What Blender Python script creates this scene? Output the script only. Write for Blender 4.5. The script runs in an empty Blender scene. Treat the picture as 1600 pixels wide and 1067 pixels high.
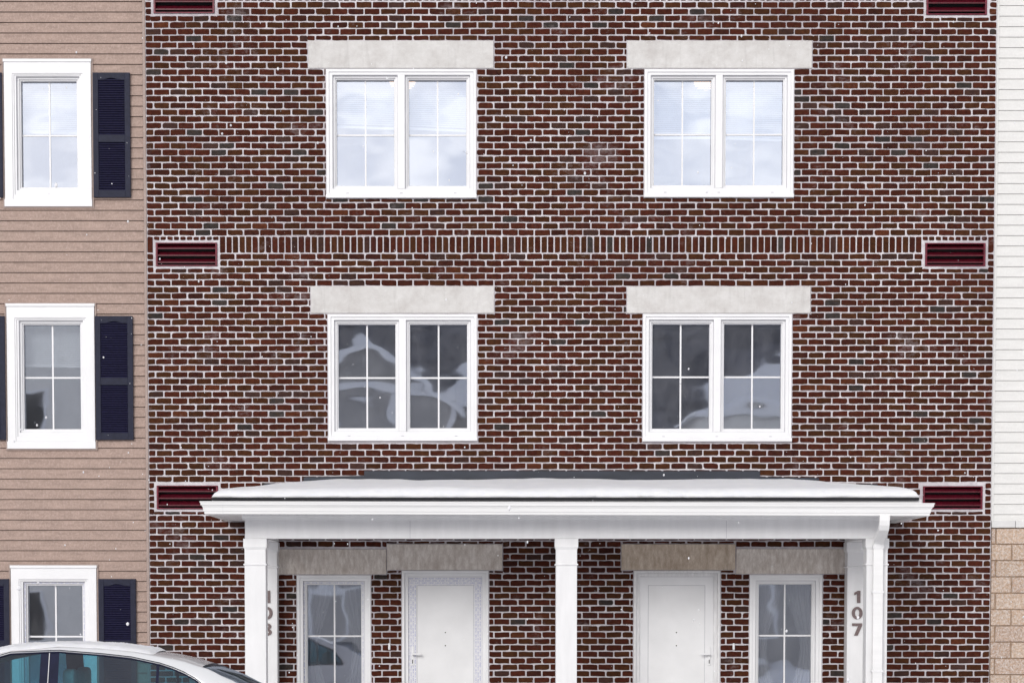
import bpy, math, random
from mathutils import Vector
R = math.radians
random.seed(7)
sc = bpy.context.scene
COL = sc.collection

# ------------------------------------------------------------------ camera
F = 3880.0; CX, CY = 765.0, 1179.0; TILT = math.atan((CY - 953.0) / F)
CAM = Vector((0.0, -30.8, 1.65))
cam_d = bpy.data.cameras.new("camera"); cam = bpy.data.objects.new("camera", cam_d); COL.objects.link(cam)
cam.location = CAM; cam.rotation_euler = (R(90) - TILT, 0, 0)
cam_d.sensor_width = 36.0; cam_d.lens = 36.0 * F / 1600.0
cam_d.shift_x = (800.0 - CX) / 1600.0; cam_d.shift_y = (CY - 533.5) / 1600.0
cam_d.clip_start = 0.1; cam_d.clip_end = 1500.0
sc.camera = cam

def P(px, py, Y):
    """point where the sight line through photo pixel (px, py) meets the vertical plane y = Y"""
    a = (px - CX) / F; b = (CY - py) / F
    d = Vector((a, math.cos(TILT) + b * math.sin(TILT), -math.sin(TILT) + b * math.cos(TILT)))
    t = (Y - CAM.y) / d.y
    return CAM + d * t
def PX(px, Y=0.0, py=600): return P(px, py, Y).x
def PZ(py, Y=0.0): return P(765, py, Y).z

# ------------------------------------------------------------------ world, sun, exposure
SUN_EL, SUN_AZ = R(22), R(200)
w = bpy.data.worlds.new("World"); sc.world = w; w.use_nodes = True
nt = w.node_tree; nt.nodes.clear()
wo = nt.nodes.new("ShaderNodeOutputWorld"); bg = nt.nodes.new("ShaderNodeBackground")
sky = nt.nodes.new("ShaderNodeTexSky"); sky.sky_type = 'NISHITA'; sky.sun_disc = False
sky.sun_elevation = SUN_EL; sky.sun_rotation = SUN_AZ; sky.dust_density = 3.0
tc = nt.nodes.new("ShaderNodeTexCoord"); mp = nt.nodes.new("ShaderNodeMapping"); mp.inputs['Scale'].default_value = (1, 1, 2.2)
cn = nt.nodes.new("ShaderNodeTexNoise"); cn.inputs['Scale'].default_value = 26.0; cn.inputs['Detail'].default_value = 8
cr = nt.nodes.new("ShaderNodeValToRGB")
cr.color_ramp.elements[0].position = .40; cr.color_ramp.elements[0].color = (6.9, 7.1, 7.7, 1)
cr.color_ramp.elements[1].position = .60; cr.color_ramp.elements[1].color = (10.9, 10.6, 10.3, 1)
mx = nt.nodes.new("ShaderNodeMixRGB"); mx.inputs[0].default_value = .93
nt.links.new(tc.outputs['Generated'], mp.inputs[0]); nt.links.new(mp.outputs[0], cn.inputs['Vector'])
nt.links.new(cn.outputs['Fac'], cr.inputs[0]); nt.links.new(sky.outputs[0], mx.inputs[1]); nt.links.new(cr.outputs[0], mx.inputs[2])
sx = nt.nodes.new("ShaderNodeSeparateXYZ"); gr_ = nt.nodes.new("ShaderNodeValToRGB"); mg = nt.nodes.new("ShaderNodeMixRGB"); mg.blend_type = 'MULTIPLY'; mg.inputs[0].default_value = 1
gr_.color_ramp.elements[0].position = .12; gr_.color_ramp.elements[0].color = (1.45, 1.45, 1.44, 1); gr_.color_ramp.elements[1].position = .62; gr_.color_ramp.elements[1].color = (.42, .42, .44, 1)
nt.links.new(tc.outputs['Generated'], sx.inputs[0]); nt.links.new(sx.outputs['Z'], gr_.inputs[0]); nt.links.new(mx.outputs[0], mg.inputs[1]); nt.links.new(gr_.outputs[0], mg.inputs[2])
nt.links.new(mg.outputs[0], bg.inputs[0]); bg.inputs[1].default_value = 0.1
nt.links.new(bg.outputs[0], wo.inputs[0])
sl = bpy.data.lights.new("sun", 'SUN'); sl.energy = 1.15; sl.angle = R(24); sl.color = (1, .98, .95)
so = bpy.data.objects.new("sun", sl); COL.objects.link(so)
sd = Vector((math.sin(SUN_AZ) * math.cos(SUN_EL), math.cos(SUN_AZ) * math.cos(SUN_EL), math.sin(SUN_EL)))
so.rotation_euler = sd.to_track_quat('Z', 'Y').to_euler(); so.location = sd * 60
sc.view_settings.view_transform = 'Standard'; sc.view_settings.look = 'None'
sc.view_settings.exposure = 0.57; sc.view_settings.gamma = 1.0
sc.cycles.max_bounces = 8; sc.cycles.transparent_max_bounces = 16; sc.cycles.caustics_reflective = False

# ------------------------------------------------------------------ materials
class N:
    """small node-tree helper"""
    def __init__(s, name):
        s.m = bpy.data.materials.new(name); s.m.use_nodes = True; s.t = s.m.node_tree
        s.b = s.t.nodes['Principled BSDF']; s.out = s.t.nodes['Material Output']; s.c = None
    def n(s, k, **kw):
        x = s.t.nodes.new(k)
        for a, v in kw.items():
            if a.startswith('i_'): x.inputs[a[2:].replace('_', ' ')].default_value = v
            else: setattr(x, a, v)
        return x
    def l(s, a, b): s.t.links.new(a, b)
    def coord(s, scale=(1, 1, 1)):
        if s.c is None: s.c = s.n('ShaderNodeTexCoord')
        m = s.n('ShaderNodeMapping'); m.inputs['Scale'].default_value = scale; s.l(s.c.outputs['Object'], m.inputs[0]); return m.outputs[0]
    def noise(s, sc_, scale=(1, 1, 1), detail=4, rough=.55):
        x = s.n('ShaderNodeTexNoise', i_Scale=sc_, i_Detail=detail, i_Roughness=rough); s.l(s.coord(scale), x.inputs['Vector']); return x.outputs['Fac']
    def ramp(s, fac, stops):
        r = s.n('ShaderNodeValToRGB'); e = r.color_ramp.elements
        while len(e) < len(stops): e.new(.5)
        for q, (p, c) in zip(e, stops):
            q.position = p; q.color = (*c, 1) if not isinstance(c, (int, float)) else (c, c, c, 1)
        s.l(fac, r.inputs[0]); return r.outputs[0]
    def mix(s, a, b, fac, mode='MIX'):
        m = s.n('ShaderNodeMixRGB', blend_type=mode)
        for v, i in ((fac, 0), (a, 1), (b, 2)):
            if isinstance(v, (int, float)): m.inputs[i].default_value = v if i == 0 else (v, v, v, 1)
            elif isinstance(v, tuple): m.inputs[i].default_value = (*v, 1)
            else: s.l(v, m.inputs[i])
        return m.outputs[0]
    def bump(s, h, strength=.3, dist=.01):
        b = s.n('ShaderNodeBump', i_Strength=strength, i_Distance=dist); s.l(h, b.inputs['Height']); s.l(b.outputs[0], s.b.inputs['Normal'])
    def done(s, col=None, rough=.6, metal=0.0, spec=.4):
        if col is not None:
            if isinstance(col, tuple): s.b.inputs['Base Color'].default_value = (*col, 1)
            else: s.l(col, s.b.inputs['Base Color'])
        s.b.inputs['Roughness'].default_value = rough; s.b.inputs['Metallic'].default_value = metal
        s.b.inputs['Specular IOR Level'].default_value = spec
        return s.m

def m_brick():
    s = N('brick'); at = s.n('ShaderNodeAttribute', attribute_name='tone')
    v = s.ramp(s.noise(26, detail=6), [(.25, .62), (.6, 1.12), (.8, 1.6)])
    c = s.mix(at.outputs['Color'], v, 1.0, 'MULTIPLY')
    c = s.mix(c, (.075, .036, .012), s.ramp(s.noise(14, (1, 1, 2.2)), [(.5, 0.), (.75, .45)]))
    c = s.mix(c, (.24, .19, .185), s.ramp(s.noise(75, detail=5, rough=.7), [(.64, 0.), (.80, .45)]))          # lime bloom
    c = s.mix(c, (.46, .40, .41), s.ramp(s.noise(1.1, (1, 1, 1.6), detail=9, rough=.8), [(.57, 0.), (.78, .5)]))
    s.bump(s.noise(120, detail=5), .5, .003); return s.done(c, .9, 0, .15)
def m_mortar():
    s = N('mortar')
    c = s.ramp(s.noise(9, detail=7, rough=.7), [(.25, (.46, .42, .44)), (.5, (.64, .61, .64)), (.75, (.84, .82, .84))])
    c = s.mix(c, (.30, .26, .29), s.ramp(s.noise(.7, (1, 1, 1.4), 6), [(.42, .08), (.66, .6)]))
    s.bump(s.noise(140, detail=5), .8, .004); return s.done(c, .9)
def m_plain(name, col, rough=.5, var=.06, sc_=12, metal=0., stretch=(1, 1, 1), bump=0., spec=.4):
    s = N(name)
    lo = tuple(x * (1 - var) for x in col); hi = tuple(min(1, x * (1 + var)) for x in col)
    c = s.ramp(s.noise(sc_, stretch, 5), [(.3, lo), (.7, hi)])
    if bump: s.bump(s.noise(sc_ * 6, stretch, 4), bump, .003)
    return s.done(c, rough, metal, spec)
def m_stone(name, a, b, c_, streak, w_=.2):
    s = N(name)
    c = s.ramp(s.noise(3.2 if w_ > .15 else 11, (1, 1, 1.3) if w_ > .15 else (1.6, 1, .6), 9, .78), [(.5 - w_, a), (.5, b), (.5 + w_, c_)])
    c = s.mix(c, tuple(x * .72 for x in a), s.ramp(s.noise(7, (2.5, 1, .35), 5), [(.55, 0.), (.8, streak)]))
    c = s.mix(c, tuple(min(1, x * 1.25) for x in c_), s.ramp(s.noise(60, detail=3), [(.66, 0.), (.74, .5)]))
    s.bump(s.noise(90, detail=5), .35, .003); return s.done(c, .85)
def m_siding(name, col, var, spk):
    s = N(name)
    c = s.ramp(s.noise(6, (.6, 1, 3), 7, .7), [(.3, tuple(x * (1 - var) for x in col)), (.7, tuple(min(1, x * (1 + var)) for x in col))])
    c = s.mix(c, tuple(min(1, x * 1.3 + .05) for x in col), s.ramp(s.noise(42, (1, 1, .8), 6, .88), [(.47, 0.), (.66, spk)]))
    s.bump(s.noise(60, (.4, 1, 3), 5), .25, .003); return s.done(c, .7)
def m_glass(name, fac, tint, wob=.0, wsc=1.1):
    s = N(name)
    tr = s.n('ShaderNodeBsdfTransparent'); tr.inputs[0].default_value = (*tint, 1)
    gl = s.n('ShaderNodeBsdfGlossy', i_Roughness=.022); gl.inputs[0].default_value = (.73, .80, .95, 1)
    mxs = s.n('ShaderNodeMixShader'); mxs.inputs[0].default_value = fac
    if wob:
        b = s.n('ShaderNodeBump', i_Strength=1.0, i_Distance=wob)
        s.l(s.noise(wsc, (1.0, 1, 1.5), 2.0, .40), b.inputs['Height']); s.l(b.outputs[0], gl.inputs['Normal'])
    s.l(tr.outputs[0], mxs.inputs[1]); s.l(gl.outputs[0], mxs.inputs[2]); df = s.n('ShaderNodeBsdfDiffuse'); df.inputs[0].default_value = (.8, .8, .85, 1); m2 = s.n('ShaderNodeMixShader')
    if wob: s.l(s.ramp(s.noise(3.5, (1.2, 1, .7), 6, .65), [(.35, .015), (.75, .085)]), m2.inputs[0])        # painted haze: pale diffuse veil that lifts the dark panes
    else: m2.inputs[0].default_value = .02
    s.l(mxs.outputs[0], m2.inputs[1]); s.l(df.outputs[0], m2.inputs[2]); s.l(m2.outputs[0], s.out.inputs[0]); return s.m
def m_film(name, ang):
    """white plastic covered by peel-off film printed with rows of tiny blue dashes"""
    s = N(name); mpn = s.n('ShaderNodeMapping'); s.coord()
    s.l(s.c.outputs['Object'], mpn.inputs[0]); mpn.inputs['Rotation'].default_value = (R(90), 0, R(ang)) if ang else (R(90), 0, 0)
    br = s.n('ShaderNodeTexBrick', i_Scale=1.0); br.inputs['Brick Width'].default_value = .085; br.inputs['Row Height'].default_value = .026
    br.inputs['Mortar Size'].default_value = .0085; br.inputs['Mortar Smooth'].default_value = .1
    br.inputs['Color1'].default_value = (1, 1, 1, 1); br.inputs['Color2'].default_value = (1, 1, 1, 1); br.inputs['Mortar'].default_value = (0, 0, 0, 1)
    s.l(mpn.outputs[0], br.inputs['Vector'])
    k = s.mix(br.outputs['Color'], s.ramp(s.noise(120, (1, 1, 1), 3), [(.42, 0.), (.52, 1.)]), 1.0, 'MULTIPLY')
    c = s.mix((.75, .75, .78), (.34, .36, .58), k)
    return s.done(c, .3)
def m_cmu():
    s = N('split_block'); at = s.n('ShaderNodeAttribute', attribute_name='tone')
    c = s.mix(at.outputs['Color'], s.ramp(s.noise(30, detail=7, rough=.75), [(.3, .65), (.7, 1.35)]), 1., 'MULTIPLY')
    c = s.mix(c, (.75, .72, .70), s.ramp(s.noise(38, detail=7, rough=.85), [(.46, 0.), (.64, .85)]))
    s.bump(s.noise(45, detail=6), .9, .012); return s.done(c, .9)
def m_emit(name, col, st):
    s = N(name); s.b.inputs['Emission Color'].default_value = (*col, 1); s.b.inputs['Emission Strength'].default_value = st
    return s.done(col, .5)
def m_snow(name='snow', tintv=1.0):
    s = N(name)
    c = s.ramp(s.noise(5, detail=5), [(.3, (.78 * tintv, .79 * tintv, .82 * tintv)), (.7, (.85 * tintv, .85 * tintv, .87 * tintv))])
    s.bump(s.noise(28, detail=9, rough=.75), .6, .02)
    s.b.inputs['Subsurface Weight'].default_value = .15; s.b.inputs['Subsurface Radius'].default_value = (.02, .02, .03)
    return s.done(c, .8)

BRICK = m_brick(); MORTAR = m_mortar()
WHITE = m_plain('white_vinyl', (.80, .80, .815), .38, .03, 3)
WHITE2 = m_plain('white_trim_coil', (.77, .77, .78), .45, .045, 5, stretch=(2, 1, .4), bump=.12)
GUTTER = m_plain('white_aluminium', (.80, .80, .80), .35, .04, 4, stretch=(.3, 1, 3))
PANEL = m_plain('door_panel', (.79, .79, .80), .45, .05, 2.5)
DIRTY = m_plain('scuffed_white_vinyl', (.74, .735, .745), .45, .09, 14, stretch=(2.5, 1, .6))
GASKET = m_plain('grey_gasket', (.46, .46, .50), .6, .1)
STONE = m_stone('cast_stone', (.50, .475, .46), (.60, .585, .57), (.70, .69, .68), .35)
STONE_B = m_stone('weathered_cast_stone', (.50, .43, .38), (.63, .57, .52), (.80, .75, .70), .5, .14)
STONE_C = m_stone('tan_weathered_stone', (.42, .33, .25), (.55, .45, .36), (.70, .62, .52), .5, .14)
TAN = m_siding('tan_siding', (.335, .243, .205), .22, 1.0)
TANTRIM = m_plain('tan_trim', (.36, .28, .25), .6, .1)
WSIDE = m_siding('white_siding', (.70, .695, .68), .05, .25)
SHUT = m_plain('shutter_paint', (.017, .019, .038), .55, .2, 20, bump=.2, spec=.2)
SHUT2 = m_plain('shutter_louvre_paint', (.014, .013, .042), .5, .3, 30, spec=.2)
RED = m_plain('red_vent_paint', (.13, .006, .022), .35, .35, 22)
RED2 = m_plain('red_vent_slat_paint', (.08, .004, .012), .4, .4, 30)
BLACK = m_plain('black', (.012, .012, .014), .6, .2)
SHINGLE = m_plain('black_shingle', (.018, .018, .022), .8, .3, 30, bump=.4)
FLASH = m_plain('grey_flashing', (.026, .031, .044), .5, .28, 5, stretch=(.5, 1, 1.6))
SNOW = m_snow(); REARGL = m_glass('rear_glass', .30, (.30, .38, .40)); GROUND = m_snow('packed_snow', 1.0)
GLASS = m_glass('window_glass', .51, (.90, .94, .98), .0046, .9)
FILM = m_film('printed_film', 0); FILM_V = m_film('printed_film_upright', 90)
CMU = m_cmu(); CMUJ = m_plain('block_joint', (.42, .30, .21), .9, .15, 20)
ROOM = m_plain('room_paint', (.58, .57, .56), .8, .08, 2)
CURT = m_plain('net_curtain', (.36, .36, .37), .9, .12, 9, stretch=(3, 1, .3))
BLIND = m_plain('blind_slat', (.74, .75, .76), .5, .03)
LAMP = m_emit('lit_lamp_glass', (1, .58, .30), 2.6)
NUM = m_plain('bronze_number', (.17, .125, .125), .4, .25, 60)
CONC = m_plain('concrete', (.45, .45, .44), .85, .12, 6, bump=.3)
ROADM = m_plain('snow_covered_asphalt', (.64, .64, .66), .7, .3, 1.2, bump=.3)
PAINT = m_plain('silver_white_car_paint', (.72, .73, .75), .22, .02, 2)
PAINT.node_tree.nodes['Principled BSDF'].inputs['Coat Weight'].default_value = .6
CARGL = m_glass('car_glass', .08, (.27, .55, .62))
DARKT = m_plain('navy_black_trim', (.010, .012, .035), .5, .2, spec=.15)
RUBBER = m_plain('rubber', (.02, .02, .02), .8, .1)
CHROME = m_plain('alloy', (.6, .6, .62), .25, .05, 5, 1.0)
SEAT = m_plain('seat_cloth', (.50, .52, .52), .9, .1, 30)
LENSR = m_plain('red_lens', (.4, .01, .01), .15, .1); LENSW = m_plain('clear_lens', (.7, .7, .7), .1, .05)

# ------------------------------------------------------------------ mesh builder
class MB:
    def __init__(s): s.v = []; s.f = []; s.mi = []; s.tone = []; s.hast = False
    def add(s, vs, fs, mi=0, tone=None):
        b = len(s.v); s.v += [tuple(q) for q in vs]
        for f in fs: s.f.append(tuple(b + i for i in f)); s.mi.append(mi)
        s.tone += [tone or (1, 1, 1)] * len(vs)
        if tone: s.hast = True
        return s
    def box(s, x0, x1, y0, y1, z0, z1, mi=0):
        v = [(x, y, z) for z in (z0, z1) for y in (y0, y1) for x in (x0, x1)]
        return s.add(v, [(0, 2, 3, 1), (4, 5, 7, 6), (0, 1, 5, 4), (2, 6, 7, 3), (0, 4, 6, 2), (1, 3, 7, 5)], mi)
    def ring(s, x0, x1, z0, z1, w, y0, y1, mi=0, wt=None, wb=None):
        """rectangular frame in the XZ plane, mitred by abutting pieces, front y0 back y1"""
        wt = w if wt is None else wt; wb = w if wb is None else wb
        o = [(x0, z0), (x1, z0), (x1, z1), (x0, z1)]; i = [(x0 + w, z0 + wb), (x1 - w, z0 + wb), (x1 - w, z1 - wt), (x0 + w, z1 - wt)]
        vs = [(a, y0, b) for a, b in o] + [(a, y0, b) for a, b in i] + [(a, y1, b) for a, b in o] + [(a, y1, b) for a, b in i]
        fs = []
        for k in range(4):
            n = (k + 1) % 4
            fs += [(k, n, 4 + n, 4 + k), (8 + n, 8 + k, 12 + k, 12 + n), (8 + k, 8 + n, n, k), (4 + k, 4 + n, 12 + n, 12 + k)]
        return s.add(vs, fs, mi)
    def prism(s, prof, x0, x1, mi=0):
        """(y,z) outline run along x"""
        n = len(prof); vs = [(x0, a, b) for a, b in prof] + [(x1, a, b) for a, b in prof]
        fs = [tuple(range(n - 1, -1, -1)), tuple(range(n, 2 * n))] + [(k, (k + 1) % n, n + (k + 1) % n, n + k) for k in range(n)]
        return s.add(vs, fs, mi)
    def plate(s, outl, y0, y1, mi=0):
        n = len(outl); vs = [(a, y0, b) for a, b in outl] + [(a, y1, b) for a, b in outl]
        fs = [tuple(range(n)), tuple(range(2 * n - 1, n - 1, -1))] + [((k + 1) % n, k, n + k, n + (k + 1) % n) for k in range(n)]
        return s.add(vs, fs, mi)
    def cyl(s, c, ax, r, h, seg=16, mi=0, r2=None):
        """cylinder from c along unit axis ax"""
        ax = Vector(ax).normalized(); q = ax.to_track_quat('Z', 'Y'); r2 = r if r2 is None else r2; vs = []
        for k, (rr, hh) in enumerate(((r, 0), (r2, h))):
            for a in range(seg):
                t = 2 * math.pi * a / seg; vs.append(Vector(c) + q @ Vector((rr * math.cos(t), rr * math.sin(t), hh)))
        return s.add(vs, [tuple(range(seg - 1, -1, -1)), tuple(range(seg, 2 * seg))] + [(a, (a + 1) % seg, seg + (a + 1) % seg, seg + a) for a in range(seg)], mi)
    def sweep(s, pts, w, d, mi=0):
        """rectangular pipe (w along x, d across) along points lying in a YZ plane"""
        vs = []
        for k, p in enumerate(pts):
            p = Vector(p); a = Vector(pts[max(0, k - 1)]); b = Vector(pts[min(len(pts) - 1, k + 1)]); t = (b - a).normalized()
            nrm = Vector((0, -t.z, t.y))
            for sx, sn in ((-1, -1), (1, -1), (1, 1), (-1, 1)): vs.append(p + Vector((sx * w / 2, 0, 0)) + nrm * (sn * d / 2))
        n = len(pts); fs = [(3, 2, 1, 0), tuple(4 * n - 4 + i for i in range(4))]
        for k in range(n - 1):
            for i in range(4): fs.append((4 * k + i, 4 * k + (i + 1) % 4, 4 * k + 4 + (i + 1) % 4, 4 * k + 4 + i))
        return s.add(vs, fs, mi)
    def build(s, name, mats, parent=None, bevel=0., smooth=False, label=None, fix=False):
        if not isinstance(mats, (list, tuple)): mats = [mats]
        me = bpy.data.meshes.new(name); me.from_pydata(s.v, [], s.f)
        for m in mats: me.materials.append(m)
        me.polygons.foreach_set('material_index', s.mi)
        if s.hast:
            a = me.color_attributes.new('tone', 'FLOAT_COLOR', 'POINT')
            a.data.foreach_set('color', [c for t in s.tone for c in (*t, 1.0)])
        if smooth: me.polygons.foreach_set('use_smooth', [True] * len(me.polygons))
        if fix:
            import bmesh
            bm = bmesh.new(); bm.from_mesh(me); bmesh.ops.recalc_face_normals(bm, faces=bm.faces); bm.to_mesh(me); bm.free()
        me.update()
        o = bpy.data.objects.new(name, me); COL.objects.link(o)
        if parent: o.parent = parent
        if bevel:
            b = o.modifiers.new('b', 'BEVEL'); b.width = bevel; b.segments = 2; b.limit_method = 'ANGLE'
        if label: o['label'] = label
        return o
def root(name, label, cat, group=None):
    o = bpy.data.objects.new(name, None); COL.objects.link(o); o['label'] = label; o['category'] = cat
    o.empty_display_size = .3
    if group: o['group'] = group
    return o
def tag(o, label=None, cat=None, kind=None, group=None):
    for k, v in (('label', label), ('category', cat), ('kind', kind), ('group', group)):
        if v: o[k] = v
    return o

def subtract(rect, holes, g=0.0, tiny=.012):
    """pieces of rect (x0,x1,z0,z1) left outside the holes, each hole grown by g"""
    out = [rect]
    for h in holes:
        hx0, hx1, hz0, hz1 = h[0] - g, h[1] + g, h[2] - g, h[3] + g; nxt = []
        for (a, b, c, d) in out:
            if a >= hx1 or b <= hx0 or c >= hz1 or d <= hz0: nxt.append((a, b, c, d)); continue
            if a < hx0 - tiny: nxt.append((a, hx0, c, d))
            if b > hx1 + tiny: nxt.append((hx1, b, c, d))
            m0, m1 = max(a, hx0), min(b, hx1)
            if c < hz0 - tiny: nxt.append((m0, m1, c, hz0))
            if d > hz1 + tiny: nxt.append((m0, m1, hz1, d))
        out = nxt
    return out
def sheet_with_holes(mb, x0, x1, z0, z1, holes, y, mi=0):
    for a, b, c, d in subtract((x0, x1, z0, z1), holes, 0, 0):
        mb.add([(a, y, c), (b, y, c), (b, y, d), (a, y, d)], [(0, 1, 2, 3)], mi)

# ------------------------------------------------------------------ ground
gz = -.15
tag(MB().add([(-400, 25, gz), (400, 25, gz), (400, -400, gz), (-400, -400, gz)], [(3, 2, 1, 0)]).build('snowy_ground', GROUND), kind='structure')
tag(MB().add([(-200, -7, gz + .004), (200, -7, gz + .004), (200, -24, gz + .004), (-200, -24, gz + .004)], [(3, 2, 1, 0)]).build('road', ROADM), kind='structure')

# ------------------------------------------------------------------ brick building
BX0, BX1 = PX(230.5, 0, 500), PX(1552, 0, 500)
BZ1 = PZ(-60)
def rect(x0, x1, y0, y1, Y=0.0):
    ym = (y0 + y1) / 2
    return (P(x0, ym, Y).x, P(x1, ym, Y).x, PZ(y1, Y), PZ(y0, Y))
W_UL = rect(510, 744, 108.3, 310); W_UR = rect(1007.2, 1239.8, 108.5, 309)
W_LL = rect(512.9, 745.1, 491, 688.7); W_LR = rect(1004.4, 1236.7, 490.5, 689.6)
L_UL = rect(482, 771, 64.5, 107.3); L_UR = rect(980, 1268.5, 64.5, 107.3)
L_LL = rect(485.9, 772, 447.7, 489.6); L_LR = rect(979.7, 1266, 448, 489.6)
G_L = rect(464.4, 579.3, 898.4, 1094); G_R = rect(1171, 1284, 897.8, 1093)
D_L = rect(628.4, 763.2, 891, 1160); D_R = rect(990, 1124.7, 891, 1160)
D_L = (D_L[0], D_L[1], .03, D_L[3]); D_R = (D_R[0], D_R[1], .03, D_R[3])
L_GL = rect(425, 603.6, 857.8, 896.7); L_DL = rect(604.9, 784.8, 850, 890)
L_DR = rect(971, 1148.7, 850, 890); L_GR = rect(1150.4, 1325, 857.3, 895.9)
VENTS = [rect(240, 335, -19, 21.5), rect(243.5, 339.5, 379.5, 416), rect(245, 340.5, 758.5, 795),
         rect(1447.5, 1542, -17, 24), rect(1445.5, 1539.5, 380, 416), rect(1442, 1535, 759.5, 795)]
OPEN = [W_UL, W_UR, W_LL, W_LR, G_L, G_R, D_L, D_R]
LINT = [L_UL, L_UR, L_LL, L_LR, L_GL, L_DL, L_DR, L_GR]
bld = root('brick_building', 'dark red brick apartment building with pale stone lintels and white double windows', 'building')

TONES = [((.056, .0126, .0068), 58), ((.053, .0178, .0072), 27), ((.042, .0112, .0076), 9), ((.036, .029, .027), 3), ((.046, .022, .018), 5), ((.076, .021, .009), 3)]
TL = [t for t, n in TONES for _ in range(n)]
def tone():
    t = random.choice(TL); k = random.uniform(.82, 1.18); return tuple(c * k for c in t)
bm = MB()
def brick(x0, x1, z0, z1, chip=.25):
    wd, ht = x1 - x0, z1 - z0
    if wd < .012 or ht < .012: return
    pts = []
    def cr(cx, cz, sx, sz):
        r = random.uniform(.005, .012) if random.random() > chip else random.uniform(.012, .024)
        r = min(r, wd * .4, ht * .4); j = lambda: random.uniform(-.0015, .0015)
        return [(cx, cz - sz * r + j()), (cx - sx * r * .3, cz - sz * r * .3), (cx - sx * r + j(), cz)], (sx * sz)
    J = .0022
    e = [random.uniform(-J, J) for _ in range(4)]
    x0 += e[0]; x1 += e[1]; z0 += e[2]; z1 += e[3]; tl = random.uniform(-.0025, .0025)
    for cx, cz, sx, sz in ((x0, z0 - tl, -1, -1), (x1, z0 + tl, 1, -1), (x1, z1 + tl, 1, 1), (x0, z1 - tl, -1, 1)):
        c, o = cr(cx, cz, sx, sz)
        pts += c if (sx, sz) in ((-1, -1), (1, 1)) else c[::-1]
        if sz < 0 and sx < 0 or sz > 0 and sx > 0:
            if wd > .1:
                for q in ((.33, .66) if sx < 0 else (.66, .33)): pts.append((x0 + wd * q, (z0 if sz < 0 else z1) + random.uniform(-.003, .003)))
    n = len(pts); mx_, mz = (x0 + x1) / 2, (z0 + z1) / 2; pr = -.007 + random.uniform(-.002, .002)
    ins = [(a - .0025 * (1 if a > mx_ else -1), b - .0025 * (1 if b > mz else -1)) for a, b in pts]
    vs = [(a, pr, b) for a, b in ins] + [(a, pr + .003, b) for a, b in pts] + [(a, .003, b) for a, b in pts]
    fs = [tuple(range(n))]
    for k in range(n):
        m = (k + 1) % n; fs += [(n + k, n + m, m, k), (2 * n + k, 2 * n + m, n + m, n + k)]
    bm.add(vs, fs, 0, tone())
JT = .0165; holesV = [(v[0] - .024, v[1] + .024, v[2] - .024, v[3] + .022) for v in VENTS]
holes = holesV + [(h[0], h[1], h[2], h[3]) for h in OPEN + LINT]
LEN = (BX1 - BX0 + .010) / 52.5
def course(zc, h, k):
    off = 0 if k % 2 else -LEN * .5
    x = BX0 + off + .004; drift = 0
    while x < BX1 - .01:
        a = max(x, BX0 + .006); b = min(x + LEN - JT + random.uniform(-.003, .003), BX1 - .006)
        if b - a > .03:
            for q in subtract((a, b, zc - h / 2, zc + h / 2), holes, .010):
                brick(*q)
        x += LEN
pitch_lo = (PZ(401.2) - PZ(1051.8)) / 64.0
zc = PZ(401.2); k = 0
NLO = 0
while zc > gz - .1:
    course(zc, pitch_lo - JT + .001, k); zc -= pitch_lo; k += 1
pitch_hi = (PZ(29.2) - PZ(363.6)) / 32.0
k = 1
for i in range(0, 35):
    course(PZ(363.6) + pitch_hi * i, pitch_hi - JT + .001, k); k += 1
def soldiers(z0, z1):
    n = 129; pw = (BX1 - BX0) / n
    for i in range(n):
        a = BX0 + i * pw + JT / 2
        for q in subtract((a, a + pw - JT, z0, z1), holes, .010, .02): brick(*q)
soldiers(PZ(394.8), PZ(370.2))
soldiers(PZ(1.5), PZ(-23)); 
for i in range(4): course(PZ(-30) + pitch_hi * i, pitch_hi - JT, i)
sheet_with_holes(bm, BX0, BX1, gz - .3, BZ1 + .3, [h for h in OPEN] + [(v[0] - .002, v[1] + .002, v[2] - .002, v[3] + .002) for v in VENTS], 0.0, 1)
# end returns and top so the wall is solid from the side
bm.add([(BX0, 0, gz), (BX0, 9, gz), (BX0, 9, BZ1 + .3), (BX0, 0, BZ1 + .3)], [(0, 3, 2, 1)], 1)
bm.add([(BX1, 0, gz), (BX1, 9, gz), (BX1, 9, BZ1 + .3), (BX1, 0, BZ1 + .3)], [(0, 1, 2, 3)], 1)
bm.add([(BX0, 9, gz), (BX1, 9, gz), (BX1, 9, BZ1 + .3), (BX0, 9, BZ1 + .3)], [(0, 3, 2, 1)], 1)
bm.add([(BX0, 0, BZ1 + .3), (BX1, 0, BZ1 + .3), (BX1, 9, BZ1 + .3), (BX0, 9, BZ1 + .3)], [(0, 1, 2, 3)], 1)
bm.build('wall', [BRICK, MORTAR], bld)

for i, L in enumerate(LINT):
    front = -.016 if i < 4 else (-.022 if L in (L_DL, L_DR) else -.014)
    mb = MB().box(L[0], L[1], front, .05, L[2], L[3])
    mb.build('lintel', STONE if i < 4 else (STONE_C if L is L_DR else STONE_B), bld, .004, label=None if i < 4 else 'brownish weathered stone lintel')

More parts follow.
